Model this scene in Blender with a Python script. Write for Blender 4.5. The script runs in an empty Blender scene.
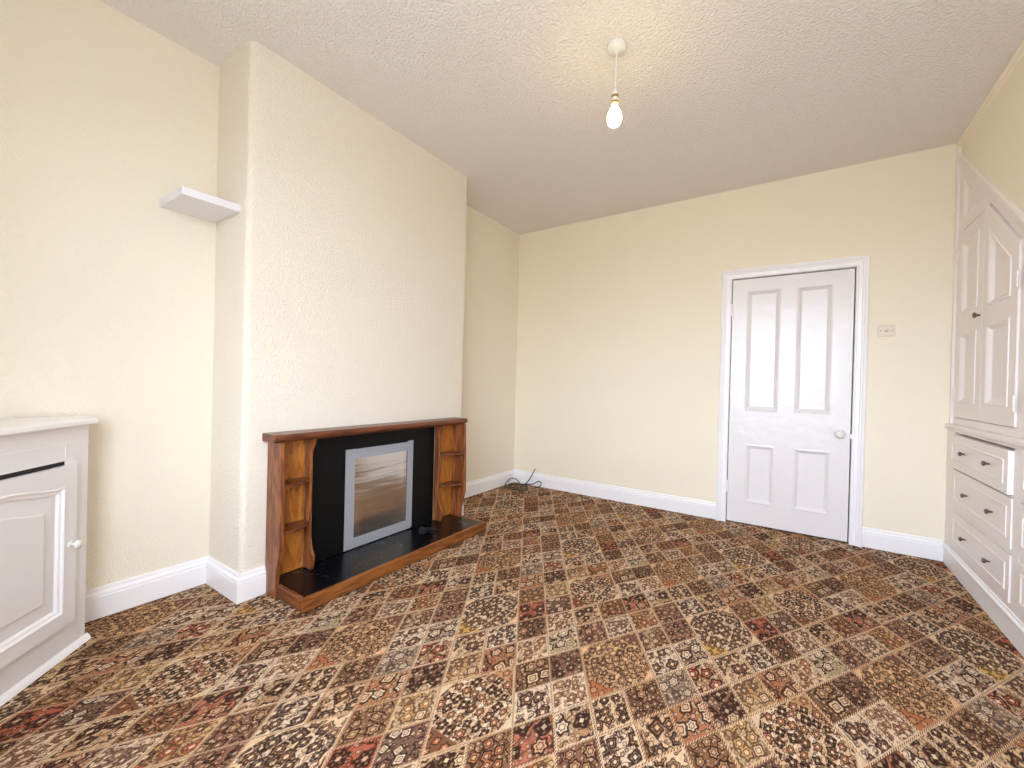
import bpy, bmesh, math, random
from mathutils import Vector, Matrix
random.seed(7)
sc = bpy.context.scene
COL = sc.collection
PI = math.pi

# ------------------------------------------------------------------ helpers
def lin(r, g, b):
    def c(v):
        v /= 255.0
        return v/12.92 if v <= .04045 else ((v+.055)/1.055)**2.4
    return (c(r), c(g), c(b), 1.0)

def box(bm, x0, x1, y0, y1, z0, z1):
    x0, x1 = min(x0, x1), max(x0, x1); y0, y1 = min(y0, y1), max(y0, y1); z0, z1 = min(z0, z1), max(z0, z1)
    v = [bm.verts.new(p) for p in ((x0,y0,z0),(x1,y0,z0),(x1,y1,z0),(x0,y1,z0),(x0,y0,z1),(x1,y0,z1),(x1,y1,z1),(x0,y1,z1))]
    for f in ((0,3,2,1),(4,5,6,7),(0,1,5,4),(1,2,6,5),(2,3,7,6),(3,0,4,7)):
        bm.faces.new([v[i] for i in f])

def prism(bm, poly, fr, w0, w1):
    """poly in (u,v); fr maps (u,v,w) to a point"""
    a = [bm.verts.new(fr(u, v, w0)) for u, v in poly]
    b = [bm.verts.new(fr(u, v, w1)) for u, v in poly]
    n = len(poly)
    bm.faces.new(a[::-1]); bm.faces.new(b)
    for i in range(n):
        bm.faces.new((a[i], a[(i+1) % n], b[(i+1) % n], b[i]))

def inset(poly, d):
    """parallel inset of a polygon (either winding) by d"""
    n = len(poly)
    area = sum(poly[i][0]*poly[(i+1) % n][1]-poly[(i+1) % n][0]*poly[i][1] for i in range(n))
    s = 1 if area > 0 else -1
    out = []
    for i in range(n):
        p0, p1, p2 = Vector(poly[i-1]), Vector(poly[i]), Vector(poly[(i+1) % n])
        e1 = (p1-p0).normalized(); e2 = (p2-p1).normalized()
        n1 = Vector((-e1.y, e1.x))*s; n2 = Vector((-e2.y, e2.x))*s
        m = n1+n2; k = m.length_squared
        q = p1 + m*(2*d/k) if k > 1e-6 else p1+n1*d
        out.append((q.x, q.y))
    return out

def loft(bm, poly, fr, prof, cap=True):
    """prof: list of (inset, w) from the outer edge inward"""
    n = len(poly); prev = None
    for d, w in prof:
        ring = [bm.verts.new(fr(u, v, w)) for u, v in (inset(poly, d) if abs(d) > 1e-9 else poly)]
        if prev:
            for i in range(n):
                bm.faces.new((prev[i], prev[(i+1) % n], ring[(i+1) % n], ring[i]))
        prev = ring
    if cap:
        bm.faces.new(prev)

def lathe(bm, prof, origin, axis, seg=24):
    """prof: (radius, height along axis)"""
    ax = Vector(axis).normalized()
    t = Vector((0, 0, 1)) if abs(ax.z) < .9 else Vector((1, 0, 0))
    e1 = ax.cross(t).normalized(); e2 = ax.cross(e1)
    o = Vector(origin); prev = None
    for r, h in prof:
        if r < 1e-6:
            ring = [bm.verts.new(o+ax*h)]
        else:
            ring = [bm.verts.new(o+ax*h+(e1*math.cos(2*PI*i/seg)+e2*math.sin(2*PI*i/seg))*r) for i in range(seg)]
        if prev:
            for i in range(seg):
                a = [prev[i % len(prev)], prev[(i+1) % len(prev)], ring[(i+1) % len(ring)], ring[i % len(ring)]]
                u = []
                for q in a:
                    if q not in u: u.append(q)
                if len(u) > 2: bm.faces.new(u)
        prev = ring

def tube(bm, pts, r, seg=8):
    pts = [Vector(p) for p in pts]
    prev = None; up = Vector((.12, .3, 1)).normalized()
    for i, p in enumerate(pts):
        d = (pts[min(i+1, len(pts)-1)]-pts[max(i-1, 0)]).normalized()
        e1 = d.cross(up)
        if e1.length < .05: e1 = d.cross(Vector((1, 0, 0)))
        e1.normalize(); e2 = d.cross(e1)
        ring = [bm.verts.new(p+(e1*math.cos(2*PI*k/seg)+e2*math.sin(2*PI*k/seg))*r) for k in range(seg)]
        if prev:
            for k in range(seg):
                bm.faces.new((prev[k], prev[(k+1) % seg], ring[(k+1) % seg], ring[k]))
        else:
            bm.faces.new(ring[::-1])
        prev = ring
    bm.faces.new(prev)

def spline(cp, n=10):
    """Catmull-Rom through control points"""
    cp = [Vector(c) for c in cp]; out = []
    for i in range(len(cp)-1):
        p0, p1, p2, p3 = cp[max(i-1, 0)], cp[i], cp[i+1], cp[min(i+2, len(cp)-1)]
        for k in range(n):
            t = k/n
            out.append(.5*((2*p1)+(p2-p0)*t+(2*p0-5*p1+4*p2-p3)*t*t+(3*p1-p0-3*p2+p3)*t**3))
    out.append(cp[-1]); return out

def sweep(bm, path, prof, side=1):
    """closed profile (offset into the room, height) swept along a floor polyline with mitres"""
    n = len(path); rings = []
    P = [Vector(p) for p in path]
    for i in range(n):
        dirs = []
        if i > 0: dirs.append((P[i]-P[i-1]).normalized())
        if i < n-1: dirs.append((P[i+1]-P[i]).normalized())
        ns = [Vector((-d.y, d.x))*side for d in dirs]
        m = sum(ns, Vector((0, 0))); k = m.length_squared
        m = m*(2/k) if len(ns) == 2 else m
        rings.append([bm.verts.new((P[i].x+m.x*o, P[i].y+m.y*o, z)) for o, z in prof])
    q = len(prof)
    for a, b in zip(rings, rings[1:]):
        for k in range(q):
            bm.faces.new((a[k], a[(k+1) % q], b[(k+1) % q], b[k]))
    bm.faces.new(rings[0][::-1]); bm.faces.new(rings[-1])

def obj(name, bm, m, parent=None, bevel=0, smooth=False, seg=2):
    bmesh.ops.recalc_face_normals(bm, faces=bm.faces[:])
    me = bpy.data.meshes.new(name); bm.to_mesh(me); bm.free()
    me.materials.append(m)
    o = bpy.data.objects.new(name, me); COL.objects.link(o)
    if parent: o.parent = parent; o.matrix_parent_inverse = parent.matrix_basis.inverted()
    if bevel:
        b = o.modifiers.new('bevel', 'BEVEL'); b.width = bevel; b.segments = seg; b.limit_method = 'ANGLE'; b.angle_limit = math.radians(40)
    if smooth:
        for f in me.polygons: f.use_smooth = True
        try:
            me.set_sharp_from_angle(angle=math.radians(42))
        except Exception: pass
    return o

def BM(): return bmesh.new()

def thing(name, label, cat, loc):
    o = bpy.data.objects.new(name, None); COL.objects.link(o)
    o.location = loc; o.empty_display_size = .1
    o['label'] = label; o['category'] = cat
    return o
def struct(o, label=None, cat=None):
    o['kind'] = 'structure'
    if label: o['label'] = label
    if cat: o['category'] = cat
    return o

# ------------------------------------------------------------------ materials
class N:
    """tiny node-building helper"""
    def __init__(s, name):
        s.m = bpy.data.materials.new(name); s.m.use_nodes = True
        s.t = s.m.node_tree; s.b = s.t.nodes['Principled BSDF']
    def put(s, sock, v):
        if isinstance(v, bpy.types.NodeSocket): s.t.links.new(v, sock)
        else: sock.default_value = v
    def n(s, typ, **k):
        nd = s.t.nodes.new(typ)
        for a, v in k.items(): setattr(nd, a, v)
        return nd
    def math(s, op, a, b=0.0, c=0.0):
        nd = s.n('ShaderNodeMath', operation=op)
        s.put(nd.inputs[0], a); s.put(nd.inputs[1], b)
        if op in ('MULTIPLY_ADD', 'SMOOTH_MIN', 'COMPARE', 'WRAP'): s.put(nd.inputs[2], c)
        return nd.outputs[0]
    def vmath(s, op, a, b=(0, 0, 0)):
        nd = s.n('ShaderNodeVectorMath', operation=op); s.put(nd.inputs[0], a); s.put(nd.inputs[1], b)
        return nd.outputs[0]
    def scale(s, a, k):
        nd = s.n('ShaderNodeVectorMath', operation='SCALE'); s.put(nd.inputs[0], a); s.put(nd.inputs['Scale'], k)
        return nd.outputs[0]
    def mix(s, f, a, b, mode='MIX'):
        nd = s.n('ShaderNodeMix', data_type='RGBA', blend_type=mode)
        s.put(nd.inputs[0], f); s.put(nd.inputs[6], a); s.put(nd.inputs[7], b)
        return nd.outputs[2]
    def ramp(s, v, lo, hi):
        nd = s.n('ShaderNodeMapRange', interpolation_type='SMOOTHSTEP')
        s.put(nd.inputs[0], v); nd.inputs[1].default_value = lo; nd.inputs[2].default_value = hi
        return nd.outputs[0]
    def attr(s, name, fac=False):
        nd = s.n('ShaderNodeAttribute', attribute_name=name)
        return nd.outputs['Fac'] if fac else nd.outputs['Color']
    def noise(s, vec, sc_, det=2.0, rough=.5, dist=0.0):
        nd = s.n('ShaderNodeTexNoise'); s.put(nd.inputs['Vector'], vec)
        nd.inputs['Scale'].default_value = sc_; nd.inputs['Detail'].default_value = det
        nd.inputs['Roughness'].default_value = rough; nd.inputs['Distortion'].default_value = dist
        return nd.outputs[0]
    def vor(s, vec, sc_, rnd=1.0, dims='3D', feature='F1'):
        nd = s.n('ShaderNodeTexVoronoi', voronoi_dimensions=dims, feature=feature); s.put(nd.inputs['Vector'], vec)
        nd.inputs['Scale'].default_value = sc_; nd.inputs['Randomness'].default_value = rnd
        return nd
    def obj(s): return s.n('ShaderNodeTexCoord').outputs['Object']
    def sep(s, v):
        nd = s.n('ShaderNodeSeparateXYZ'); s.put(nd.inputs[0], v); return nd.outputs
    def comb(s, x, y, z=0.0):
        nd = s.n('ShaderNodeCombineXYZ'); s.put(nd.inputs[0], x); s.put(nd.inputs[1], y); s.put(nd.inputs[2], z); return nd.outputs[0]
    def bump(s, h, strength, dist):
        nd = s.n('ShaderNodeBump'); nd.inputs['Strength'].default_value = strength; nd.inputs['Distance'].default_value = dist
        s.put(nd.inputs['Height'], h); s.t.links.new(nd.outputs[0], s.b.inputs['Normal']); return nd
    def set(s, **k):
        for a, v in k.items(): s.put(s.b.inputs[a.replace('_', ' ')], v)
        return s.m

def mat_plaster(name, col, scale, strength, dist, var=.03):
    a = N(name); o = a.obj()
    h1 = a.noise(o, scale, 3.0, .6); v = a.vor(o, scale*.9, 1.0)
    h = a.math('ADD', a.ramp(h1, .38, .66), a.math('MULTIPLY', a.ramp(v.outputs['Distance'], .1, .6), .6))
    lf = a.noise(o, 2.2, 2.0)
    c = a.mix(a.math('MULTIPLY', lf, var*8), col, tuple(x*.93 for x in col[:3])+(1,))
    a.bump(h, strength, dist)
    return a.set(Base_Color=c, Roughness=.75)

def mat_plain(name, col, rough=.4, metal=0.0, bump=None, spec=.5):
    a = N(name)
    if bump:
        o = a.obj(); a.bump(a.noise(o, bump[0], 3.0), bump[1], bump[2])
    return a.set(Base_Color=col, Roughness=rough, Metallic=metal, Specular_IOR_Level=spec)

def mat_wood(name, c0, c1, c2, stretch, rough=.35, scale=1.0):
    """stretch: (x,y,z) multipliers, small along the grain"""
    a = N(name); o = a.vmath('MULTIPLY', a.obj(), tuple(k*scale for k in stretch))
    big = a.noise(o, 1.0, 3.0, .55, 1.2)
    rings = a.math('FRACT', a.math('MULTIPLY', big, 7.0))
    rr = a.math('ABSOLUTE', a.math('SUBTRACT', rings, .5))
    fine = a.noise(o, 9.0, 4.0, .7)
    c = a.mix(a.ramp(rr, .05, .5), c0, c1)
    c = a.mix(a.ramp(fine, .5, .72), c, c2)
    a.bump(fine, .12, .002)
    return a.set(Base_Color=c, Roughness=rough)

WALL = lin(240, 232, 214)
M_wall = mat_plaster('cream_woodchip_paint', WALL, 120.0, .4, .004)
M_back = mat_plaster('cream_emulsion_paint', lin(243, 234, 213), 80.0, .10, .003)
M_breast = mat_plaster('cream_coarse_woodchip_paint', lin(241, 233, 217), 105.0, .6, .005)
M_ceil = mat_plaster('white_stipple_ceiling_paint', lin(243, 238, 235), 72.0, .62, .008)
M_white = mat_plain('white_gloss_paint', lin(245, 244, 246), .30, bump=(9.0, .05, .01))
M_door = mat_plain('white_gloss_door_paint', lin(234, 231, 231), .25, bump=(11.0, .25, .014))
M_cup = mat_plain('warm_white_satin_paint', lin(238, 231, 227), .38, bump=(12.0, .06, .01))
M_cab = mat_plain('grey_white_satin_paint', lin(234, 232, 234), .36, bump=(12.0, .05, .01))
M_plastic = mat_plain('white_plastic', lin(226, 226, 220), .35)
M_switch = mat_plain('ivory_plastic', lin(226, 214, 196), .35)
M_dark = mat_plain('painted_gap_shade', lin(24, 22, 21), .8)  # near-black colour standing in for shade in gaps and hollows
M_bronze = mat_plain('aged_pewter_metal', lin(128, 120, 112), .4, 1.0)
M_steel = mat_plain('dull_steel', lin(150, 146, 140), .35, 1.0)
M_tape = mat_plain('grey_duct_tape', lin(152, 154, 158), .45, bump=(60.0, .12, .003))
M_cable = mat_plain('dark_grey_cable_sheath', lin(62, 62, 58), .5)
M_brass = mat_plain('brass_lamp_fitting', lin(176, 150, 104), .4, .8)
M_wood_v = mat_wood('red_brown_stained_wood_upright', lin(150, 90, 50), lin(110, 58, 29), lin(68, 33, 17), (9, 9, .9))
M_wood_h = mat_wood('red_brown_stained_wood_lengthwise', lin(120, 68, 40), lin(88, 44, 24), lin(58, 28, 16), (9, .9, 9), .3)
M_wood_x = mat_wood('red_brown_stained_wood_end', lin(142, 82, 46), lin(104, 52, 26), lin(72, 34, 18), (.9, 9, 9), .3)
M_gold = mat_wood('golden_veneer', lin(192, 124, 52), lin(166, 98, 36), lin(122, 68, 24), (6, 6, 1.6), .35)
M_rail = mat_wood('orange_brown_hearth_rail_wood', lin(150, 92, 44), lin(118, 64, 28), lin(70, 36, 18), (9, .7, 9), .28)

a = N('matt_black_board'); o_ = a.obj()
M_black = a.set(Base_Color=a.mix(a.ramp(a.noise(o_, 5.0, 4.0), .62, .8), lin(8, 8, 9), lin(20, 19, 18)), Roughness=.5, Specular_IOR_Level=.22)
a = N('dusty_black_hearth_tile'); o_ = a.obj()
sm = a.math('MULTIPLY', a.ramp(a.noise(o_, 7.0, 5.0, .65, .8), .56, .78), .32)
M_hearth = a.set(Base_Color=a.mix(sm, lin(9, 10, 14), lin(140, 146, 162)), Roughness=a.math('ADD', a.math('MULTIPLY', sm, .8), .26))
a = N('rippled_brushed_aluminium'); o_ = a.obj()
xyz = a.sep(o_)
wv = a.noise(a.comb(0.0, a.math('MULTIPLY', xyz[1], 1.1), a.math('MULTIPLY', xyz[2], 9.0)), 1.6, 2.0)
fn = a.noise(a.comb(0.0, a.math('MULTIPLY', xyz[1], 9.0), a.math('MULTIPLY', xyz[2], 300.0)), 1.0, 2.0)
a.bump(a.math('ADD', wv, a.math('MULTIPLY', fn, .02)), .35, .012)
M_plate = a.set(Base_Color=lin(214, 208, 202), Metallic=1.0, Roughness=.22)

a = N('lit_bulb_glass')
M_bulb = a.set(Base_Color=lin(255, 244, 214), Roughness=.3, Emission_Color=lin(255, 224, 152), Emission_Strength=48.0)
a = N('window_glass')
M_glass = a.set(Base_Color=(1, 1, 1, 1), Roughness=0.0, Transmission_Weight=1.0, IOR=1.01, Alpha=.25)

SKY = 18.5
# ------------------------------------------------------------------ room measures
H = 2.761; W = 3.45; YN = -2.949; YF = -1.307; D = .356; YW = -4.35
# ------------------------------------------------------------------ carpet
TX, TY = .314/4, .51/4; TO = Vector((1.863, -2.272))
C = lin(222, 200, 172); Wt = lin(228, 216, 200); T = lin(182, 146, 112); B = lin(122, 88, 66); Dk = lin(62, 38, 30)
R = lin(170, 84, 66); R2 = lin(184, 108, 94); G = lin(140, 124, 112); Gn = lin(192, 182, 150); Go = lin(190, 156, 104)
P = lin(122, 88, 80); Ru = lin(172, 114, 82); Yl = lin(202, 168, 100); Pk = lin(212, 168, 140); Gd = lin(96, 82, 76)
# (bg, flower a, flower b, border, flowers across a tile, outline)
TILE = {
 (0,0,2): (C, B, Dk, C, 3.2, Dk), (0,0,3): (Wt, Gd, B, Wt, 2.6, Dk), (0,1,2): (Dk, B, T, B, 3.4, Dk), (0,1,3): (C, B, Gd, T, 2.2, Dk),
 (0,2,0): (B, C, P, C, 3.6, Dk), (0,2,1): (Wt, B, P, Wt, 2.6, Dk), (0,2,2): (G, Gd, Wt, G, 3.0, Gd), (0,2,3): (Ru, C, Wt, Ru, 2.2, Dk),
 (0,3,0): (P, Dk, Pk, P, 3.4, Dk), (0,3,1): (P, C, Wt, Wt, 2.6, Dk), (0,3,2): (T, R, R2, Wt, 2.0, Dk), (0,3,3): (P, Dk, C, P, 2.4, Dk),
 (1,0,2): (C, P, B, C, 2.6, Dk), (1,0,3): (Go, C, Gd, C, 3.0, B), (1,1,2): (Wt, P, Gd, Wt, 3.0, Dk), (1,1,3): (Ru, C, B, Ru, 2.4, Dk),
 (1,2,0): (B, Go, T, B, 3.2, Dk), (1,2,1): (R, Ru, Dk, R, 2.0, Dk), (1,2,2): (B, T, Dk, B, 2.8, Dk), (1,2,3): (C, Ru, P, Wt, 3.0, B),
 (1,3,0): (Gn, C, Go, C, 2.8, B), (1,3,1): (Gd, Wt, P, P, 3.2, Dk), (1,3,2): (Wt, G, B, Wt, 3.6, B), (1,3,3): (Gn, Gd, Wt, Wt, 2.2, Dk),
 (2,0,2): (T, Dk, C, C, 2.8, Dk), (2,0,3): (P, Pk, Dk, P, 3.4, Dk), (2,1,2): (B, Ru, T, B, 3.6, Dk), (2,1,3): (Wt, G, Gd, Wt, 3.4, B),
 (2,2,0): (B, C, T, Dk, 2.4, Dk), (2,2,1): (Wt, B, P, Wt, 2.4, Dk), (2,2,2): (R2, Dk, Pk, Dk, 2.2, Dk), (2,2,3): (Go, R, Dk, C, 3.0, B),
 (2,3,0): (P, G, Dk, P, 3.2, Dk), (2,3,1): (Wt, T, B, Wt, 3.8, B), (2,3,2): (T, Dk, Wt, Wt, 2.4, Dk), (2,3,3): (P, B, T, P, 3.2, Dk),
}
# big diamonds: (bg, flower a, flower b, border, scale, outline, stripe, corner TR, corner BL, corners TL/BR)
BIG = {0: (lin(210,172,136), B, T, T, 3.3, Dk, lin(226,194,152), P, Ru, lin(222,188,152)),
       1: (Wt, Gd, B, C, 2.7, Dk, C, C, Yl, C),
       2: (C, Dk, Ru, C, 3.2, Dk, Wt, T, B, lin(212,200,176))}

def build_floor():
    bm = BM(); uv = bm.loops.layers.uv.new('UVMap')
    cl = {k: bm.faces.layers.float_color.new(k) for k in ('bg', 'fa', 'fb', 'bd', 'ol', 'st', 'c1', 'c2', 'c3')}
    fl = {k: bm.faces.layers.float.new(k) for k in ('seed', 'scl', 'sz')}
    def pos(m, n): return (TO.x+(m+n)*TX, TO.y+(m-n)*TY, 0.0)
    for m in range(-60, 60):
        for n in range(-60, 60):
            i, p = divmod(m, 4); j, q = divmod(n, 4); u = (i-2*j) % 3
            big = p < 2 and q < 2
            if big and (p or q): continue
            s = 2 if big else 1
            c = pos(m+s/2, n+s/2)
            if not (-.4 < c[0] < W+.8 and YW-.5 < c[1] < .5): continue
            vs = [bm.verts.new(pos(*k)) for k in ((m, n), (m, n+s), (m+s, n+s), (m+s, n))]
            f = bm.faces.new(vs)
            for l, k in zip(f.loops, ((0, 0), (0, s), (s, s), (s, 0))): l[uv].uv = k   # u along a, v along b
            if big:
                d = BIG[u]; f.material_index = 1
                for nm, v in zip(('st', 'c1', 'c2', 'c3'), d[6:]): f[cl[nm]] = v
            else:
                d = TILE[(u, p, q)]
            for nm, v in zip(('bg', 'fa', 'fb', 'bd'), d[:4]): f[cl[nm]] = v
            f[cl['ol']] = d[5]; f[fl['scl']] = d[4]; f[fl['sz']] = s
            f[fl['seed']] = (u*16+p*4+q)*1.37 + .5
    for co, no in (((0, 0, 0), (-1, 0, 0)), ((W+.44, 0, 0), (1, 0, 0)), ((0, YW, 0), (0, -1, 0)), ((0, .138, 0), (0, 1, 0))):
        bmesh.ops.bisect_plane(bm, geom=bm.verts[:]+bm.edges[:]+bm.faces[:], plane_co=co, plane_no=no, clear_outer=True)
    for f in bm.faces:
        if f.normal.z < 0: f.normal_flip()
    me = bpy.data.meshes.new('floor'); bm.to_mesh(me); bm.free()
    o = bpy.data.objects.new('floor', me); COL.objects.link(o)
    return struct(o, 'patterned brown and cream patchwork carpet covering the whole floor', 'floor')

def carpet_mat(big):
    a = N('patchwork_carpet_large_diamond' if big else 'patchwork_carpet_small_diamond')
    uvn = a.n('ShaderNodeUVMap', uv_map='UVMap').outputs[0]
    x, y, _ = a.sep(uvn)
    sz = a.attr('sz', True); scl = a.attr('scl', True); seed = a.attr('seed', True)
    bg, fa, fb, bd, ol = (a.attr(k) for k in ('bg', 'fa', 'fb', 'bd', 'ol'))
    bg = a.mix(.24, bg, lin(176, 138, 106)); bd = a.mix(.15, bd, lin(196, 164, 132)); ol = a.mix(.35, ol, lin(44, 24, 18))
    if big:
        src = a.comb(a.math('MULTIPLY', a.math('ADD', x, y), .8), a.math('MULTIPLY', a.math('SUBTRACT', x, y), .8))
    else:
        src = uvn
    wob = a.noise(a.vmath('ADD', uvn, a.comb(seed, 0.0)), 3.0, 1.0)
    seedv = a.comb(a.math('MULTIPLY', seed, 3.1), a.math('MULTIPLY', seed, 7.7))
    def blooms(base, vec, rnd, ca, cb, heartc, r0, dr, strength):
        """one layer of outlined petalled flowers over base"""
        vor = a.vor(vec, 1.0, rnd, '2D')
        cr, cg, cb_ = a.sep(vor.outputs['Color'])
        dl = a.sep(a.vmath('SUBTRACT', vec, vor.outputs['Position']))
        ang = a.math('ARCTAN2', dl[1], dl[0])
        npet = a.math('ADD', a.math('FLOOR', a.math('MULTIPLY', cb_, 2.99)), 4.0)
        pet = a.math('MULTIPLY_ADD', a.math('COSINE', a.math('MULTIPLY_ADD', ang, npet, a.math('MULTIPLY', cg, 6.28))), .13, .87)
        rr = a.math('DIVIDE', vor.outputs['Distance'], a.math('MULTIPLY', pet, a.math('MULTIPLY_ADD', cr, dr, r0)))
        fcol = a.mix(a.ramp(cb_, .42, .55), ca, cb)
        fcol = a.mix(a.math('MULTIPLY', a.ramp(a.math('COSINE', a.math('MULTIPLY', ang, npet)), .2, .7), .3), fcol, heartc)
        ring = a.math('ABSOLUTE', a.math('SUBTRACT', rr, .46))
        fcol = a.mix(a.math('MULTIPLY', a.math('SUBTRACT', 1.0, a.ramp(ring, .05, .14)), .85), fcol, ol)
        fcol = a.mix(a.math('SUBTRACT', 1.0, a.ramp(rr, .24, .36)), fcol, heartc)
        c_ = a.mix(a.math('MULTIPLY', a.math('SUBTRACT', 1.0, a.ramp(rr, .86, .98)), strength), base, fcol)
        ed = a.math('ABSOLUTE', a.math('SUBTRACT', rr, .98))
        c_ = a.mix(a.math('MULTIPLY', a.math('SUBTRACT', 1.0, a.ramp(ed, .10, .28)), .95*strength), c_, ol)
        return c_, rr, ed, cg
    vec = a.vmath('ADD', a.scale(src, a.math('MULTIPLY', scl, .92)), seedv)
    light = lin(226, 206, 178)
    g0 = a.mix(a.ramp(wob, .50, .58), bg, a.mix(.55, bg, bd))
    if big:
        st = a.math('FRACT', a.math('MULTIPLY', a.math('ADD', x, y), 1.28))
        g0 = a.mix(a.ramp(a.math('ABSOLUTE', a.math('SUBTRACT', st, .5)), .3, .36), g0, a.attr('st'))
    # small sprigs, then stems, then the large flowers
    g1, _, _, _ = blooms(g0, a.vmath('ADD', a.scale(uvn, a.math('MULTIPLY_ADD', scl, .9, 4.2)), seedv), .75, light, fb, light, .30, .14, .85)
    stem = a.math('ABSOLUTE', a.math('SUBTRACT', a.noise(a.vmath('ADD', a.scale(uvn, 3.0), seedv), 1.0, 1.0), .5))
    g1 = a.mix(a.math('MULTIPLY', a.math('SUBTRACT', 1.0, a.ramp(stem, .010, .028)), .85), g1, ol)
    c, rr, edge_, cg = blooms(g1, vec, .25 if big else .55, fa, fb, a.mix(.6, bd, light), .33, .17, 1.0)
    heart = a.math('SUBTRACT', 1.0, a.ramp(rr, .2, .34))
    if big:
        s2 = a.math('ADD', a.math('SUBTRACT', 2.0, x), y)          # distance from the TR corner
        s3 = a.math('ADD', x, a.math('SUBTRACT', 2.0, y))          # BL corner
        s4 = a.math('MINIMUM', a.math('ADD', x, y), a.math('SUBTRACT', 4.0, a.math('ADD', x, y)))
        for dd, k, nm, mul in ((s2, .78, 'c1', 1.0), (s3, .85, 'c2', 1.0), (s4, .42, 'c3', 1.0)):
            m_ = a.math('SUBTRACT', 1.0, a.ramp(dd, k-.06, k))
            col = a.attr(nm)
            if nm != 'c3':
                col = a.mix(a.math('SUBTRACT', 1.0, a.ramp(rr, .7, .8)), col, a.mix(heart, fb, bd))
                col = a.mix(a.math('MULTIPLY', a.math('SUBTRACT', 1.0, a.ramp(edge_, .1, .22)), .85), col, ol)
            c = a.mix(m_, c, col)
    # woven border line
    e = a.math('MINIMUM', a.math('MINIMUM', x, a.math('SUBTRACT', sz, x)), a.math('MINIMUM', y, a.math('SUBTRACT', sz, y)))
    wide = a.math('MULTIPLY_ADD', wob, .05, .03)
    c = a.mix(a.math('MULTIPLY', a.math('LESS_THAN', e, wide), .7), c, bd)
    dash = a.math('SINE', a.math('MULTIPLY', a.math('ADD', x, y), 75.0))
    line = a.mix(a.ramp(dash, -.2, .4), a.mix(.3, ol, T), C)
    c = a.mix(a.math('SUBTRACT', 1.0, a.ramp(e, .014, .026)), c, line)
    # yarn
    ob = a.obj()
    y1 = a.noise(ob, 330.0, 2.0, .7); y2 = a.noise(ob, 90.0, 2.0, .6)
    k = a.math('MULTIPLY_ADD', y1, 1.3, .40)
    k = a.math('MULTIPLY', k, a.math('MULTIPLY_ADD', y2, .7, .68))
    c = a.scale(c, k)
    c = a.vmath('MULTIPLY', c, (.86, .74, .62))
    a.bump(y1, .6, .006)
    return a.set(Base_Color=c, Roughness=.95, Specular_IOR_Level=.15)

fl = build_floor()
fl.data.materials.append(carpet_mat(False)); fl.data.materials.append(carpet_mat(True))

# ------------------------------------------------------------------ shell
bm = BM(); box(bm, -.2, W+.5, YW-.2, .2, H, H+.12); struct(obj('ceiling', bm, M_ceil), 'white textured ceiling', 'ceiling')
bm = BM(); box(bm, -.16, 0, YW-.15, .0, 0, H); struct(obj('wall_left', bm, M_wall), 'cream woodchip wall of the alcoves at the left', 'wall')
bm = BM(); prism(bm, [(0, YN), (D, YN), (D, YF), (0, YF)], lambda u, v, w: (u, v, w), 0, H)
bmesh.ops.bevel(bm, geom=[e for e in bm.edges if abs(e.verts[0].co.z-e.verts[1].co.z) > 1 and e.verts[0].co.x > .1], offset=.030, segments=6, affect='EDGES', profile=.5)
struct(obj('wall_chimney_breast', bm, M_breast, smooth=True), 'cream chimney breast standing out from the left wall', 'wall')
DX0, DX1, DZ = 2.12, 2.95, 2.025
bm = BM()
fy = lambda u, v, w: (u, w, v)
prism(bm, [(-.16, 0), (DX0, 0), (DX0, DZ), (DX1, DZ), (DX1, 0), (W+.5, 0), (W+.5, H), (-.16, H)], fy, 0, .14)
struct(obj('wall_back', bm, M_back), 'plain cream wall with the white door', 'wall')
SL = .763                                           # slope of the cupboard head
slz = lambda y: 2.18+SL*(y+.693)                    # outer edge of the sloping casing
fx = lambda u, v, w: (w, u, v)                      # u = y, v = z
bm = BM(); YE = -2.30
prism(bm, [(0, slz(0)), (0, H), (YW-.15, H), (YW-.15, 0), (YE, 0), (YE, slz(YE))], fx, W, W+.12)
struct(obj('wall_right', bm, M_back), 'cream wall sloping down over the white cupboard', 'wall')
bm = BM(); box(bm, W+.42, W+.5, YW, 0, 0, H); struct(obj('wall_behind_cupboard', bm, M_back))
# wall with the window, behind the camera
WX0, WX1, WZ0, WZ1 = 1.42, 3.25, .70, 2.42
bm = BM()
box(bm, 0, WX0, YW-.15, YW, 0, H); box(bm, WX1, W+.5, YW-.15, YW, 0, H); box(bm, WX0, WX1, YW-.15, YW, 0, WZ0); box(bm, WX0, WX1, YW-.15, YW, WZ1, H)
struct(obj('wall_front', bm, M_back))
win = bpy.data.objects.new('window_1', None); COL.objects.link(win); win.location = ((WX0+WX1)/2, YW-.08, WZ0); struct(win)
bm = BM()
for x0, x1 in ((WX0, WX0+.06), (WX1-.06, WX1), (2.00, 2.05), (2.62, 2.67)): box(bm, x0, x1, YW-.12, YW-.05, WZ0, WZ1)
for z0, z1 in ((WZ0, WZ0+.06), (WZ1-.06, WZ1), (1.90, 1.94)): box(bm, WX0, WX1, YW-.118, YW-.052, z0, z1)
obj('window_frame', bm, M_white, win)
bm = BM(); box(bm, WX0-.06, WX1+.06, YW-.1, YW+.07, WZ0-.035, WZ0-.001); obj('window_sill', bm, M_white, win, .006)

# cornice bead along the top of the right wall
bm = BM(); sweep(bm, [(W, 0), (W, YW)], [(0, H-.001), (.022, H-.001), (.022, H-.012), (.010, H-.02), (.008, H-.03), (0, H-.034)], -1)
struct(obj('trim_1', bm, M_back), 'thin painted bead between the ceiling and the right wall', 'trim')

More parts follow.
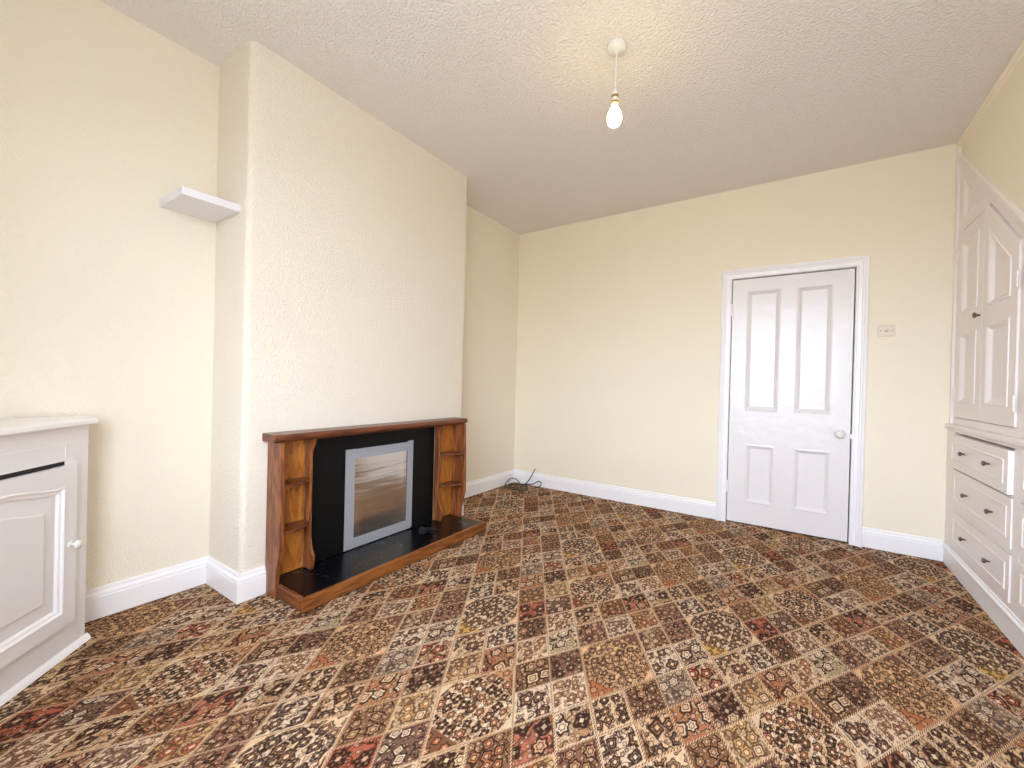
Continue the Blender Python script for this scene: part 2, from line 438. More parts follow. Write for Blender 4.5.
# ------------------------------------------------------------------ baseboards
SK = [(0, .004), (.018, .004), (.018, .098), (.017, .1), (.011, .102), (.011, .105), (.017, .107), (.017, .113), (.014, .120), (.009, .124), (.008, .136), (.006, .141), (0, .142)]
def skirting(name, path, side, label):
    bm = BM(); sweep(bm, path, SK, side)
    struct(obj(name, bm, M_white), label, 'baseboard')
skirting('baseboard_left', [(0, -3.44), (0, YN), (D, YN), (D, -2.832)], -1, 'white moulded baseboard running round the near alcove and chimney corner')
skirting('baseboard_left_far', [(D, -1.414), (D, YF), (0, YF), (0, 0), (2.062, 0)], -1, 'white moulded baseboard of the far alcove and the back wall up to the door')
skirting('baseboard_back', [(3.008, 0), (3.4245, 0)], -1, 'short white baseboard between the door and the drawers')

# ------------------------------------------------------------------ the door
door = bpy.data.objects.new('door_1', None); COL.objects.link(door); door.location = (2.535, 0, 0)
struct(door, 'white four-panel door with round white knob in the back wall', 'door')
fd = lambda u, v, w: (u, -w, v)                     # w towards the room
# casing: architrave swept round the opening
def casing(bm, prof, x0, x1, zt):
    rings = []
    for x, z, mx, mz in ((x0, 0, -1, 0), (x0, zt, -1, 1), (x1, zt, 1, 1), (x1, 0, 1, 0)):
        rings.append([bm.verts.new(fd(x+mx*o, z+mz*o, w)) for o, w in prof])
    q = len(prof)
    for r0, r1 in zip(rings, rings[1:]):
        for k in range(q): bm.faces.new((r0[k], r0[(k+1) % q], r1[(k+1) % q], r1[k]))
    bm.faces.new(rings[0][::-1]); bm.faces.new(rings[-1])
bm = BM()
casing(bm, [(0, .0), (0, .014), (.006, .018), (.012, .018), (.016, .013), (.036, .015), (.042, .021), (.05, .023), (.054, .03), (.066, .034), (.072, .03), (.072, .0)], 2.134, 2.936, 2.013)
obj('door_casing', bm, M_white, door)
bm = BM()
box(bm, DX0, 2.134, -.001, .138, 0, DZ); box(bm, 2.936, DX1, -.001, .138, 0, DZ); box(bm, 2.134, 2.936, -.001, .138, 2.013, DZ)
obj('door_lining', bm, M_white, door)
L0, L1, LT, LB = 2.139, 2.929, 2.006, .012
bm = BM()
leaf_w = -.004
pan = [(2.252, 2.474, .94, 1.902), (2.590, 2.802, .94, 1.902), (2.268, 2.460, .19, .652), (2.595, 2.813, .19, .652)]
xs = sorted({L0, L1} | {2.252, 2.474, 2.590, 2.802, 2.268, 2.460, 2.595, 2.813}); zs = sorted({LB, LT, .94, 1.902, .19, .652})
def inside(x, z): return any(p[0] < x < p[1] and p[2] < z < p[3] for p in pan)
G_ = {}
def gv(x, z, w):
    k = (x, z, w)
    if k not in G_: G_[k] = bm.verts.new(fd(x, z, w))
    return G_[k]
for i in range(len(xs)-1):
    for j in range(len(zs)-1):
        if not inside((xs[i]+xs[i+1])/2, (zs[j]+zs[j+1])/2):
            bm.faces.new((gv(xs[i], zs[j], leaf_w), gv(xs[i+1], zs[j], leaf_w), gv(xs[i+1], zs[j+1], leaf_w), gv(xs[i], zs[j+1], leaf_w)))
b_ = -.042
for (xa, za), (xb, zb) in (((L0, LB), (L1, LB)), ((L1, LB), (L1, LT)), ((L1, LT), (L0, LT)), ((L0, LT), (L0, LB))):
    bm.faces.new([bm.verts.new(fd(*q)) for q in ((xa, za, leaf_w), (xb, zb, leaf_w), (xb, zb, b_), (xa, za, b_))])
bm.faces.new([bm.verts.new(fd(*q)) for q in ((L0, LB, b_), (L1, LB, b_), (L1, LT, b_), (L0, LT, b_))])
bmesh.ops.remove_doubles(bm, verts=bm.verts[:], dist=1e-5)
leaf = obj('door_leaf', bm, M_door, door)
for p in pan:
    bm = BM(); poly = [(p[0], p[2]), (p[1], p[2]), (p[1], p[3]), (p[0], p[3])]
    loft(bm, poly, fd, [(-.006, leaf_w-.001), (-.005, leaf_w+.005), (.003, leaf_w+.007), (.009, leaf_w+.001), (.013, leaf_w-.001), (.022, leaf_w-.012), (.028, leaf_w-.016), (.03, leaf_w-.016)])
    obj('door_panel', bm, M_door, leaf)
bm = BM(); box(bm, DX0, DX1, .100, .135, 0, DZ); obj('door_gap_shade', bm, M_dark, door)  # added dark board, paints the shade seen in the gaps round the leaf
bm = BM(); lathe(bm, [(.0, 0), (.031, 0), (.031, .004), (.027, .008), (.011, .010), (.010, .026), (.022, .031), (.031, .040), (.032, .048), (.027, .056), (.014, .061), (0, .062)], (2.866, .002, .797), (0, -1, 0), 28)
obj('door_knob', bm, M_plastic, door, smooth=True)
for z in (1.755, .30):
    bm = BM(); box(bm, 2.130, 2.146, -.020, .0, z-.045, z+.045)
    lathe(bm, [(0, -.05), (.006, -.05), (.006, -.017), (.0065, -.016), (.0065, .016), (.006, .017), (.006, .05), (0, .05)], (2.137, -.022, z), (0, 0, 1), 10)
    obj('hinge', bm, M_white, door, .001)
bm = BM(); box(bm, 2.926, 2.946, -.017, -.001, .765, .800); obj('latch_plate', bm, M_white, door, .002)

# ------------------------------------------------------------------ light switch
sw = thing('light_switch', 'small ivory light switch on the back wall right of the door', 'switch', (3.11, 0, 1.543))
bm = BM(); box(bm, 3.064, 3.156, -.009, -.0005, 1.503, 1.583); obj('switch_plate', bm, M_switch, sw, .004)
bm = BM(); lathe(bm, [(0, .0), (.013, 0), (.013, .003), (.008, .004), (.006, .010), (.004, .013), (0, .013)], (3.11, -.008, 1.543), (0, -1, -.25), 16); obj('switch_dolly', bm, M_switch, sw, smooth=True)
for x in (3.079, 3.141):
    bm = BM(); lathe(bm, [(0, 0), (.004, 0), (.0035, .0015), (0, .002)], (x, -.009, 1.543), (0, -1, 0), 12); obj('screw', bm, M_bronze, sw)

# ------------------------------------------------------------------ pendant lamp
lx, ly = 1.838, -1.965
lamp = thing('pendant_lamp', 'bare lit bulb hanging on a short white cord from the ceiling rose', 'lamp', (lx, ly, H))
bm = BM(); lathe(bm, [(0, 0), (.043, 0), (.044, -.012), (.042, -.022), (.036, -.030), (.022, -.034), (.016, -.036), (.008, -.040), (.004, -.044), (0, -.044)], (lx, ly, H-.0005), (0, 0, 1), 32)
obj('ceiling_rose', bm, M_plastic, lamp, smooth=True)
bm = BM(); tube(bm, [(lx, ly, H-.04), (lx-.001, ly, 2.64), (lx-.002, ly, 2.53)], .0028); obj('cord', bm, M_plastic, lamp, smooth=True)
cx = lx-.003
bm = BM(); lathe(bm, [(0, 2.548), (.007, 2.548), (.012, 2.540), (.013, 2.520), (.013, 2.505), (.017, 2.503), (.017, 2.494), (.013, 2.492), (.013, 2.474), (0, 2.474)], (cx, ly, 0), (0, 0, 1), 24)
hold = obj('lampholder', bm, M_plastic, lamp, smooth=True)
for z in (2.512, 2.482):
    bm = BM(); lathe(bm, [(.0128, z-.005), (.0175, z-.005), (.018, z), (.0175, z+.005), (.0128, z+.005), (.0128, z-.005)], (cx, ly, 0), (0, 0, 1), 24)
    obj('clamp_ring', bm, M_brass, hold, smooth=True)
bm = BM(); lathe(bm, [(0, 2.474), (.011, 2.474), (.013, 2.466), (.020, 2.452), (.029, 2.436), (.034, 2.418), (.035, 2.404), (.032, 2.389), (.025, 2.377), (.013, 2.370), (0, 2.368)], (cx, ly, 0), (0, 0, 1), 28)
obj('bulb', bm, M_bulb, lamp, smooth=True)

# ------------------------------------------------------------------ floating shelf in the near corner
bm = BM(); box(bm, .0005, .286, -3.193, YN-.0008, 1.927, 1.963)
sh = obj('floating_shelf', bm, mat_plain('white_melamine', lin(228, 228, 236), .35), None, .0015)
sh['label'] = 'small white floating shelf in the alcove corner beside the chimney breast'; sh['category'] = 'shelf'

# ------------------------------------------------------------------ hearth
he = thing('hearth', 'low black hearth with a wooden edging lying on the carpet below the fire surround', 'hearth', (.51, -2.1, 0))
HX0, HX1, HY0, HY1, HZ = .378, .698, -2.822, -1.412, .070
bm = BM(); box(bm, .464, HX1-.0185, HY0+.0205, HY1-.0355, .001, HZ-.002); box(bm, .3585, .464, -2.8095, HY1-.0355, .001, HZ-.002); obj('hearth_slab', bm, M_hearth, he)
bm = BM(); box(bm, HX1-.018, HX1, HY0, HY1, .001, HZ); obj('front_edging', bm, M_rail, he, .005)
bm = BM(); box(bm, .4645, HX1-.0185, HY0, HY0+.020, .001, HZ); obj('end_edging', bm, M_wood_x, he, .006)
bm = BM(); box(bm, .3585, HX1-.0185, HY1-.035, HY1, .001, HZ); obj('end_edging', bm, M_wood_x, he, .005)

# ------------------------------------------------------------------ fire surround
fs = thing('fire_surround', 'low dark wooden fire surround with shelved niches and black panel on the chimney breast', 'fireplace', (D+.06, -2.12, 0))
SX = D+.002
fz = lambda u, v, w: (u, w, v)                       # u = x, v = z, extruded along y
# mantel shelf with a moulded nosing
bm = BM()
prof = [(SX, .784), (.470, .784), (.474, .790), (.484, .794), (.490, .800), (.492, .812), (.488, .820), (.480, .825), (SX, .826)]
y0, y1 = -2.862, -1.404
n_ = len(prof)
ra = [bm.verts.new((x, y0+.002+max(0, .0), z)) for x, z in prof]; rb = [bm.verts.new((x, y1, z)) for x, z in prof]
for k in range(n_): bm.faces.new((ra[k], ra[(k+1) % n_], rb[(k+1) % n_], rb[k]))
bm.faces.new(ra[::-1]); bm.faces.new(rb)
obj('mantel_shelf', bm, M_wood_h, fs, .004)
def side_profile():
    pts = [(SX, .002), (.463, .002), (.463, .10)]
    for k in range(1, 9):
        t = k/8; pts.append((.463+.037*(3*t*t-2*t**3), .10+.19*t))
    pts += [(.498, .45), (.488, .7), (.484, .783), (SX, .783)]
    return pts
for y in (-2.832, -1.438):
    pr = side_profile() if y < -2 else [(x_, max(z_, .0708)) for x_, z_ in side_profile()]
    bm = BM(); prism(bm, pr, fz, y, y+.022); obj('side_panel', bm, M_wood_v, fs, .003)
def div_profile():
    s = SX+.012
    pts = [(s, .0715), (.440, .0715), (.452, .10), (.458, .13), (.456, .15), (.446, .165), (.434, .18), (.425, .20), (.417, .24), (.414, .30), (.414, .60), (.415, .69), (.419, .715), (.428, .735), (.440, .752), (.447, .765), (.448, .783), (s, .783)]
    return pts
for y in (-2.637, -1.637):
    bm = BM(); prism(bm, div_profile(), fz, y, y+.020); obj('divider', bm, M_wood_v, fs, .003)
for z in (.30, .56):
    bm = BM(); lathe(bm, [(0, 0), (.004, 0), (.0035, .0012), (0, .0016)], (.4141, -1.627, z), (1, 0, 0), 10); obj('screw', bm, M_steel, fs)
for ya, yb in ((-2.8095, -2.6375), (-1.6165, -1.4385)):
    bm = BM(); box(bm, SX, SX+.010, ya, yb, .0708, .783); obj('niche_back', bm, M_gold, fs)
    for z in (.318, .553):
        bm = BM()
        outer_side = ya if ya < -2 else yb; inner = yb if ya < -2 else ya
        wdt = inner-outer_side
        pts = [(SX+.011, outer_side), ]
        for k in range(13):
            t = k/12
            # deep against the side panel, curving in to the shallower divider
            pts.append((SX+.011+(.118-.062*t**1.6)+.012*math.sin(PI*t), outer_side+wdt*t))
        pts.append((SX+.011, inner))
        prism(bm, pts, lambda u, v, w: (u, v, w), z, z+.016)
        obj('niche_shelf', bm, M_wood_h, fs, .003)
bm = BM(); box(bm, SX, SX+.008, -2.6165, -1.6375, .0708, .783); obj('black_back_panel', bm, M_black, fs)
# metal cover sheet taped over the fire opening
PX = SX+.008
bm = BM()
NZ, NY = 36, 12; gz = []
for i in range(NZ+1):                                # thin sheet, bellied out between its taped edges
    tz = i/NZ; z = .075+.597*tz
    row = []
    for j in range(NY+1):
        t_y = j/NY; y = -2.375+.513*t_y
        az = max(0, min(1, (z-.125)/.50)); ay = max(0, min(1, (y+2.325)/.42))
        b = .015*math.sin(PI*az)*min(1, 2.2*math.sin(PI*ay))
        row.append(bm.verts.new((PX+.0015+b, y, z)))
    gz.append(row)
for i in range(NZ):
    for j in range(NY):
        bm.faces.new((gz[i][j], gz[i][j+1], gz[i+1][j+1], gz[i+1][j]))
cov = obj('cover_sheet', bm, M_plate, fs, smooth=True)
TZ0, TZ1, TY0, TY1 = .0745, .690, -2.386, -1.850
def strip(y0, y1, z0, z1, off, sk=0.0):
    bm = BM()
    prism(bm, [(y0, z0), (y1, z0), (y1+sk, z1), (y0+sk, z1)], lambda u, v, w: (w, u, v), PX+off, PX+off+.0012)
    o = obj('tape_strip', bm, M_tape, cov)
    return o
strip(TY0, TY0+.066, TZ0, TZ1-.006, .0046)
strip(TY1-.052, TY1, TZ0+.01, TZ1, .0046)
strip(TY0+.006, TY1-.004, TZ1-.068, TZ1-.008, .0032)
strip(TY0+.01, TY1-.008, TZ0, TZ0+.062, .0032)

# ------------------------------------------------------------------ corner cabinet at the left
C0 = Vector((.172, -3.457)); du = Vector((.7071, -.7071)); dn = Vector((.7071, .7071))
fc = lambda u, v, w: (C0.x+du.x*u+dn.x*w, C0.y+du.y*u+dn.y*w, v)
cab = thing('corner_cabinet', 'white painted low corner cabinet with an arched panel door at the left edge', 'cabinet', (.35, -3.75, 0))
CW = .72
Cend = C0+du*CW
def plan(off):
    # plan outline of the cabinet against the left wall and the window wall
    a_ = C0+dn*off; e_ = Cend+dn*off
    return [(.0195, a_.y+off*.4), (a_.x+off*.41, a_.y+off*.41), (e_.x+off*.41, e_.y+off*.41), (e_.x+off*.41, YW+.001), (.0195, YW+.001)]
bm = BM()
pl = plan(0)
up = lambda u, v, w: (u, v, w)
# carcass: lower rail, upper rail and sides round the dark door slot
prism(bm, [(pl[0][0], pl[0][1]), (C0.x, C0.y), tuple(C0+du*.112), tuple(C0+du*.112-dn*.09), (.0195, C0.y-.02)], up, .001, .9)
o2 = C0+du*.66
prism(bm, [tuple(o2), tuple(Cend), (Cend.x, YW+.001), (Cend.x-.1, YW+.001), tuple(o2-dn*.08)], up, .001, .9)
prism(bm, [tuple(C0+du*.112), tuple(o2), tuple(o2-dn*.04), tuple(C0+du*.112-dn*.04)], up, .001, .15)
prism(bm, [tuple(C0+du*.112), tuple(o2), tuple(o2-dn*.04), tuple(C0+du*.112-dn*.04)], up, .766, .9)
bmesh.ops.remove_doubles(bm, verts=bm.verts[:], dist=1e-6)
obj('cabinet_frame', bm, M_cab, cab)
bm = BM(); prism(bm, [(.0195, C0.y-.03), tuple(C0+du*.11-dn*.042), tuple(o2-dn*.042), (Cend.x-.11, YW+.001), (.0195, YW+.001)], up, .002, .88); prism(bm, [(.1122, .7508), (.6598, .7508), (.6598, .7655), (.1122, .7655)], fc, -.03, -.002); obj('cabinet_slot_shade', bm, M_dark, cab)  # dark filler and strip, painted shade that blackens the slot above the door
bm = BM(); prism(bm, plan(.022), up, .9005, .924); obj('cabinet_top', bm, M_white, cab, .006, seg=3)
bm = BM(); prism(bm, [(.0, .832), (.112, .832), (.112, .835), (.0, .835)], lambda u, v, w: fc(u, v, w), .0, .0015)
prism(bm, [(.112, .832), (.66, .832), (.66, .835), (.112, .835)], lambda u, v, w: fc(u, v, w), .0, .0015)
prism(bm, [(.1105, .775), (.1135, .775), (.1135, .832), (.1105, .832)], lambda u, v, w: fc(u, v, w), .0, .0015)
obj('joint_ridge', bm, M_white, cab)
bm = BM()
prism(bm, [(.0002, .0), (.0002, .024), (.010, .014), (.017, .0)], lambda u, v, w: fc(w, v+.001, u), -.012, CW)
obj('base_trim', bm, M_white, cab)
# door
cd0, cd1, cz0, cz1 = .080, .672, .130, .750
uc = (cd0+cd1)/2; hw = .240; zt = .672
def arch(u0, u1, zs, rise, n=24):
    out = []
    for k in range(n+1):
        t = k/n; u = u1+(u0-u1)*t; s = 2*t-1
        ss = abs(s)
        h = rise*(.5+.5*math.cos(PI*min(1, ss*1.08)))
        out.append((u, zs+h))
    return out
def opening(d):
    return [(uc-hw+d, .180+d), (uc+hw-d, .180+d)] + arch(uc-hw+d, uc+hw-d, zt-d, .027)
def rings(bm, prof, cap):
    prev = None
    for d, w_ in prof:
        ring = [bm.verts.new(fc(u_, v_, w_)) for u_, v_ in opening(d)]
        if prev:
            for i in range(len(ring)):
                bm.faces.new((prev[i], prev[(i+1) % len(ring)], ring[(i+1) % len(ring)], ring[i]))
        prev = ring
    if cap:
        top = prev[2:]; k_ = len(top)
        # fan of quads from the bottom edge up to the arch
        bot = [bm.verts.new(prev[1].co.lerp(prev[0].co, i/(k_-1))) if 0 < i < k_-1 else (prev[1] if i == 0 else prev[0]) for i in range(k_)]
        for i in range(k_-1):
            bm.faces.new((bot[i], bot[i+1], top[i+1], top[i]))
DT = .020
bm = BM()
# stiles, bottom rail, arched top rail
prism(bm, [(cd0, cz0), (uc-hw, cz0), (uc-hw, cz1), (cd0, cz1)], fc, .001, DT)
prism(bm, [(uc+hw, cz0), (cd1, cz0), (cd1, cz1), (uc+hw, cz1)], fc, .001, DT)
prism(bm, [(uc-hw, cz0), (uc+hw, cz0), (uc+hw, .180), (uc-hw, .180)], fc, .001, DT)
ar = arch(uc-hw, uc+hw, zt, .027)
for (ua, za), (ub, zb) in zip(ar, ar[1:]):
    prism(bm, [(ua, za), (ub, zb), (ub, cz1), (ua, cz1)], fc, .001, DT)
bmesh.ops.remove_doubles(bm, verts=bm.verts[:], dist=1e-6)
cdoor = obj('cabinet_door', bm, M_cab, cab)
bm = BM()
rings(bm, [(0, DT), (.004, DT+.003), (.009, DT), (.012, DT-.004), (.020, DT-.006), (.026, DT-.012), (.028, DT-.013)], False)
obj('panel_moulding', bm, M_white, cdoor)
bm = BM()
rings(bm, [(.027, DT-.0135), (.078, DT-.011), (.079, DT-.005), (.083, DT-.004)], True)
obj('raised_panel', bm, M_cab, cdoor)
bm = BM(); kb = fc(.108, .438, DT)
lathe(bm, [(0, -.004), (.013, 0), (.012, .003), (.006, .006), (.006, .014), (.012, .017), (.017, .023), (.017, .029), (.012, .035), (0, .037)], kb, (dn.x, dn.y, 0), 24)
obj('knob', bm, M_plastic, cdoor, smooth=True)

# ------------------------------------------------------------------ drawer unit at the right
dr = thing('drawer_unit', 'white built-in bank of drawers with pewter knobs under the sloping cupboard', 'drawers', (3.5, -1.05, 0))
FX = 3.431
YD0, YD1 = -.003, -2.10
ff = lambda u, v, w: (FX-w, u, v)                   # w towards the room
cols = [(-1.035, -.155), (-1.975, -1.110)]
rows = [(.655, .858), (.405, .640), (.160, .378)]
bm = BM()
prism(bm, [(YD0, .001), (YD0, .888), (cols[0][1]+.001, .888), (cols[0][1]+.001, .001)], ff, -.25, 0)
prism(bm, [(cols[0][0]-.001, .001), (cols[0][0]-.001, .888), (cols[1][1]+.001, .888), (cols[1][1]+.001, .001)], ff, -.25, 0)
prism(bm, [(cols[1][0]-.001, .001), (cols[1][0]-.001, .888), (YD1, .888), (YD1, .001)], ff, -.25, 0)
for ya, yb in cols:
    for z0, z1 in ((.001, .157), (.381, .402), (.643, .652), (.870, .888)):
        prism(bm, [(ya-.0005, z0), (yb+.0005, z0), (yb+.0005, z1), (ya-.0005, z1)], ff, -.03, -.001)
obj('drawer_frame', bm, M_cup, dr)
bm = BM(); box(bm, FX+.10, FX+.24, YD1+.01, cols[1][1], .01, .88); box(bm, FX+.10, FX+.24, cols[1][1]-.01, cols[0][1], .01, .88); obj('drawer_gap_shade', bm, M_dark, dr)  # dark filler boxes, painted shade behind the gaps between drawers
bm = BM(); prism(bm, [(3.415, .890), (3.419, .888), (3.86, .888), (3.86, .918), (3.421, .918), (3.415, .912)], lambda u, v, w: (u, w, v), YD1-.01, YD0); obj('ledge_top', bm, M_cup, dr, .003)
bm = BM()
prism(bm, [(0, .001), (.006, .001), (.006, .100), (.012, .104), (.014, .112), (.010, .118), (.006, .122), (.004, .130), (0, .133)], lambda u, v, w: (FX-.0005-u, w, v), YD1-.01, YD0-.018)
obj('plinth', bm, M_white, dr)
knob_bm = None
def knob_mesh(bm, p, ax=(-1, 0, 0), k=.82):
    lathe(bm, [(0, -.002), (.006*k, -.002), (.0055*k, .004), (.0055*k, .008), (.009*k, .014), (.015*k, .018), (.016*k, .022), (.012*k, .027), (0, .029)], p, ax, 20)
for ci, (ya, yb) in enumerate(cols):
    for ri, (z0, z1) in enumerate(rows):
        pull = .020 if (ci == 0 and ri == 0) else .006
        gd = lambda u, v, w, pull=pull: (FX-pull-w, u, v)
        bm = BM()
        q = [(ya+.002, z0+.001), (yb-.002, z0+.001), (yb-.002, z1), (ya+.002, z1)]
        prism(bm, q, gd, -.07, -.0001)
        box(bm, FX-pull+.068, FX+.095, ya+.012, yb-.012, z0+.012, z1-.02)
        d_ = obj('drawer', bm, M_cup, dr, .0015)
        bm = BM()
        if ri < 2 or True:
            qi = inset(q, .044)
            loft(bm, qi, gd, [(-.001, -.0002), (.001, .0035), (.005, .0045), (.009, .0035), (.011, .0004)])
        obj('drawer_panel', bm, M_cup, d_)
        for ky in (yb-(.285, .29, .28)[ri], ya+(.22, .215, .23)[ri]):
            bm = BM(); knob_mesh(bm, (FX-pull-.0005, ky, (.765, .526, .272)[ri]))
            obj('knob', bm, M_bronze, d_, smooth=True)

# ------------------------------------------------------------------ wall cupboard with the sloping head
cu = thing('wall_cupboard', 'white double-door wall cupboard with a sloping top above the drawers', 'cupboard', (3.5, -.8, .92))
KX = 3.450
fk = lambda u, v, w: (KX-w, u, v)
# door outlines (y, z)
LD = [(-.524, .962), (-.072, .962), (-.072, 2.138), (-.524, 2.138)]
dz = lambda y: 2.150+SL*(y+.570)
RD = [(-.980, .962), (-.530, .962), (-.530, 2.150), (-.570, 2.150), (-.980, dz(-.98))]
ZB = .9185
bm = BM()
# frame pieces around the doors
prism(bm, [(-.003, ZB), (-.003, slz(-.003)-.062), (-.070, slz(-.070)-.062), (-.070, ZB)], fk, -.03, 0)
prism(bm, [(-.070, ZB), (-.982, ZB), (-.982, .960), (-.070, .960)], fk, -.03, 0)
prism(bm, [(-.070, 2.150), (-.070, 2.225), (-.600, 2.225-.0), (-.640, slz(-.64)-.062), (-.985, slz(-.985)-.062), (-.985, dz(-.985)+.006), (-.572, 2.157), (-.530, 2.157), (-.526, 2.150)], fk, -.03, 0)
prism(bm, [(-.982, ZB), (-.982, dz(-.982)+.004), (-.985, dz(-.985)+.004), (-.985, slz(-.985)-.062), (-1.10, slz(-1.10)-.062), (-1.10, ZB)], fk, -.03, 0)
prism(bm, [(-1.10, ZB), (-1.10, slz(-1.10)-.062), (-2.24, slz(-2.24)-.062), (-2.26, ZB)], fk, -.03, 0)
# upper triangle frame
ty = lambda y: slz(y)-.062
prism(bm, [(-.070, 2.225), (-.112, 2.225), (-.112, ty(-.112)), (-.070, ty(-.070))], fk, -.03, 0)
prism(bm, [(-.112, ty(-.112)-.075), (-.112, ty(-.112)), (-.600, ty(-.600)), (-.600, 2.225), (-.497, 2.225)], fk, -.03, 0)
obj('cupboard_frame', bm, M_cup, cu)
bm = BM()
tri = [(-.112, 2.225), (-.112, ty(-.112)-.075), (-.497, 2.225)]
loft(bm, tri, fk, [(0, .0), (.004, .005), (.010, .004), (.018, -.006), (.026, -.012)])
obj('triangular_panel', bm, M_cup, cu)
# sloping casing moulding along the head
bm = BM()
prof = [(0, -.02), (0, .012), (.008, .018), (.018, .016), (.024, .010), (.034, .012), (.044, .008), (.062, .004), (.062, -.02)]
cs = math.sqrt(1+SL*SL)
rings = []
for y in (-.033, -2.26):
    rings.append([bm.verts.new(fk(y, slz(y)-o_*cs*.8, w)) for o_, w in prof])
for k in range(len(prof)):
    bm.faces.new((rings[0][k], rings[0][(k+1) % len(prof)], rings[1][(k+1) % len(prof)], rings[1][k]))
bm.faces.new(rings[0][::-1]); bm.faces.new(rings[1])
obj('sloping_casing', bm, M_cup, cu)
# corner upright running to the ceiling
bm = BM(); prism(bm, [(-.002, ZB), (-.030, ZB), (-.030, H-.036), (-.002, H-.036)], fk, -.002, .016); obj('corner_upright', bm, M_cup, cu, .004)
bm = BM(); prism(bm, [(-.003, .93), (-.003, 2.6), (-2.2, .98), (-2.2, .93)], fk, -.36, -.031); obj('cupboard_gap_shade', bm, M_dark, cu)  # dark filler close behind the frame, painted shade for the door slots

def cup_door(out, panels, name):
    bm = BM()
    DTH = .008
    # face as a grid minus the panel openings, then edges
    prism(bm, inset(out, .002), fk, -.025, -.008)
    d_ = obj(name, bm, M_cup, cu)
    # front skin: polygons between door outline and the panels (bridge)
    bm = BM()
    vo = [bm.verts.new(fk(*p, DTH)) for p in inset(out, .002)]
    vb = [bm.verts.new(fk(*p, -.008)) for p in inset(out, .002)]
    n = len(vo)
    eds = []
    for i in range(n):
        eds.append(bm.edges.new((vo[i], vo[(i+1) % n])))
        bm.faces.new((vo[i], vo[(i+1) % n], vb[(i+1) % n], vb[i]))
    for p in panels:
        vp = [bm.verts.new(fk(*q, DTH)) for q in p]
        for i in range(len(vp)): eds.append(bm.edges.new((vp[i], vp[(i+1) % len(vp)])))
    bmesh.ops.triangle_fill(bm, use_beauty=True, edges=eds, normal=(-1, 0, 0))
    obj('door_front', bm, M_cup, d_)
    for p in panels:
        bm = BM()
        loft(bm, p, fk, [(-.004, DTH), (-.002, DTH+.004), (.004, DTH+.005), (.010, DTH+.001), (.016, DTH-.004), (.026, DTH-.014), (.034, DTH-.0155)])
        obj('door_panel', bm, M_cup, d_)
    return d_
pd = lambda y: dz(y)-.125
ldoor = cup_door(LD, [[(-.438, 1.620), (-.165, 1.620), (-.165, 2.055), (-.438, 2.055)], [(-.438, 1.060), (-.165, 1.060), (-.165, 1.480), (-.438, 1.480)]], 'cupboard_door')
rdoor = cup_door(RD, [[(-.895, 1.595), (-.610, 1.595), (-.610, pd(-.610)), (-.895, pd(-.895))], [(-.895, 1.060), (-.610, 1.060), (-.610, 1.485), (-.895, 1.485)]], 'cupboard_door')
bm = BM(); knob_mesh(bm, fk(-.487, 1.560, .0085), k=1.05); obj('knob', bm, M_bronze, ldoor, smooth=True)
for yy, z, dd in ((-.071, 2.00, ldoor), (-.071, 1.12, ldoor), (-.981, 1.655, rdoor), (-.981, 1.075, rdoor)):
    bm = BM()
    for k in range(3):
        lathe(bm, [(0, -.012), (.006, -.012), (.006, .012), (0, .012)], fk(yy, z-.026+k*.026, .010), (0, 0, 1), 10)
    box(bm, KX-.0105, KX-.0085, yy-.018, yy+.018, z-.038, z+.038)
    obj('hinge', bm, M_cup, dd)

# ------------------------------------------------------------------ loose cable in the far corner
bm = BM()
pts = [(.292, -.032, .190), (.265, -.030, .135), (.232, -.034, .075), (.200, -.045, .030), (.20, -.09, .012), (.27, -.15, .010), (.32, -.22, .008), (.26, -.29, .008), (.16, -.29, .010), (.08, -.22, .012), (.10, -.12, .014),
       (.20, -.10, .016), (.29, -.17, .018), (.27, -.26, .016), (.18, -.31, .012), (.08, -.28, .012), (.045, -.20, .04), (.05, -.12, .07), (.09, -.07, .05), (.17, -.12, .016), (.24, -.2, .02), (.2, -.27, .018), (.11, -.25, .018), (.1, -.15, .02), (.19, -.075, .02),
       (.28, -.06, .03), (.35, -.05, .068), (.382, -.045, .055), (.37, -.06, .02), (.33, -.11, .007)]
tube(bm, spline(pts, 8), .005, 8)
cb = obj('cable', bm, M_cable, None, smooth=True)
cb['label'] = 'dark grey cable coiled on the carpet in the far corner with one end sticking up'; cb['category'] = 'cable'

# ------------------------------------------------------------------ light
w = bpy.data.worlds.new('sky'); sc.world = w; w.use_nodes = True
wt = w.node_tree; bgd = wt.nodes['Background']
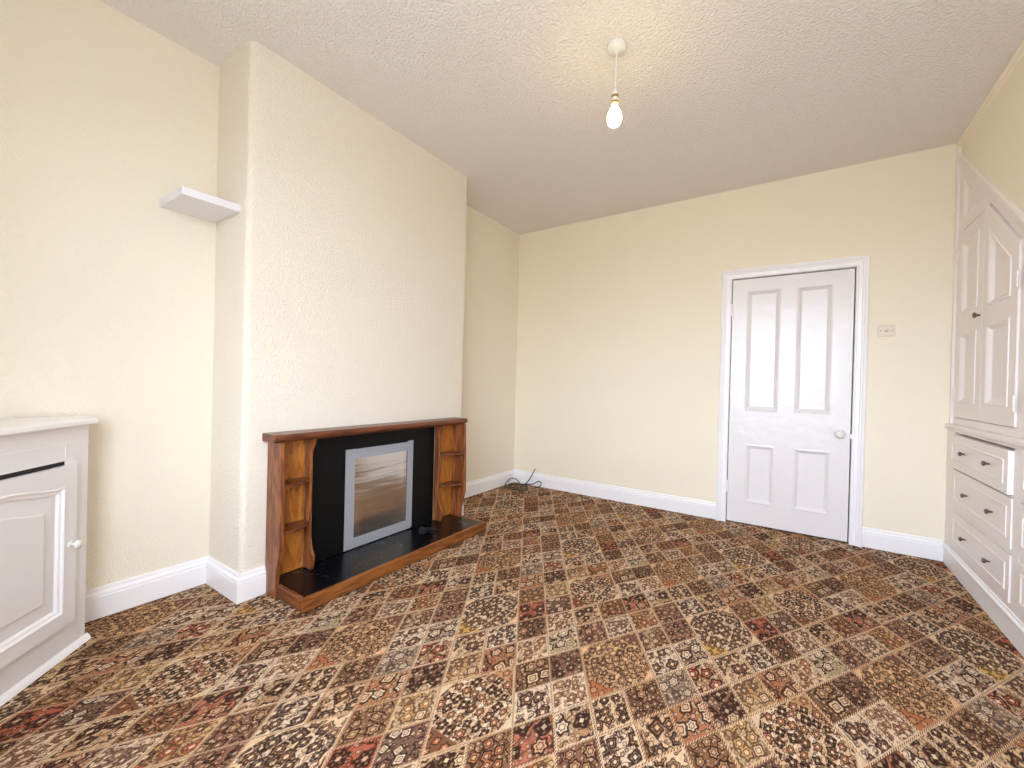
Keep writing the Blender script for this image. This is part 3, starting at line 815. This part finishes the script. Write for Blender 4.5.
# overcast daylight: bright cool sky above the horizon, duller ground and street below
tc = wt.nodes.new('ShaderNodeTexCoord'); sp = wt.nodes.new('ShaderNodeSeparateXYZ'); wt.links.new(tc.outputs['Generated'], sp.inputs[0])
mr = wt.nodes.new('ShaderNodeMapRange'); mr.interpolation_type = 'SMOOTHSTEP'; wt.links.new(sp.outputs[2], mr.inputs[0])
mr.inputs[1].default_value = -.10; mr.inputs[2].default_value = .12
mx = wt.nodes.new('ShaderNodeMix'); mx.data_type = 'RGBA'; wt.links.new(mr.outputs[0], mx.inputs[0])
mx.inputs[6].default_value = (.30, .32, .34, 1); mx.inputs[7].default_value = (.81, .93, 1.12, 1)
wt.links.new(mx.outputs[2], bgd.inputs[0]); bgd.inputs[1].default_value = SKY
L = bpy.data.lights.new('window_portal', 'AREA'); L.shape = 'RECTANGLE'; L.size = WX1-WX0; L.size_y = WZ1-WZ0
L.cycles.is_portal = True
lo = bpy.data.objects.new('window_portal', L); COL.objects.link(lo)
lo.location = ((WX0+WX1)/2, YW-.16, (WZ0+WZ1)/2)
lo.rotation_euler = Vector((0, 1, 0)).to_track_quat('-Z', 'Z').to_euler()

# ------------------------------------------------------------------ camera
F, yaw, pitch, roll = 421.2854, .5946, -.0049, .0252
f = Vector((-math.sin(yaw)*math.cos(pitch), math.cos(yaw)*math.cos(pitch), math.sin(pitch)))
r0 = Vector((math.cos(yaw), math.sin(yaw), 0)); u0 = r0.cross(f)
r = r0*math.cos(roll)+u0*math.sin(roll); u = -r0*math.sin(roll)+u0*math.cos(roll)
cam = bpy.data.cameras.new('camera'); co = bpy.data.objects.new('camera', cam); COL.objects.link(co)
m = Matrix((r, u, -f)).transposed().to_4x4(); m.translation = (2.5989, -3.9227, 1.117)
co.matrix_world = m
cam.sensor_fit = 'HORIZONTAL'; cam.sensor_width = 36; cam.lens = F/1024*36; cam.clip_start = .02
sc.camera = co

sc.view_settings.view_transform = 'Standard'; sc.view_settings.look = 'None'
sc.view_settings.gamma = 1; sc.view_settings.use_curve_mapping = False
sc.view_settings.exposure = 0.0
sc.cycles.use_denoising = True
sc.cycles.max_bounces = 12; sc.cycles.diffuse_bounces = 8
sc.cycles.sample_clamp_indirect = 8
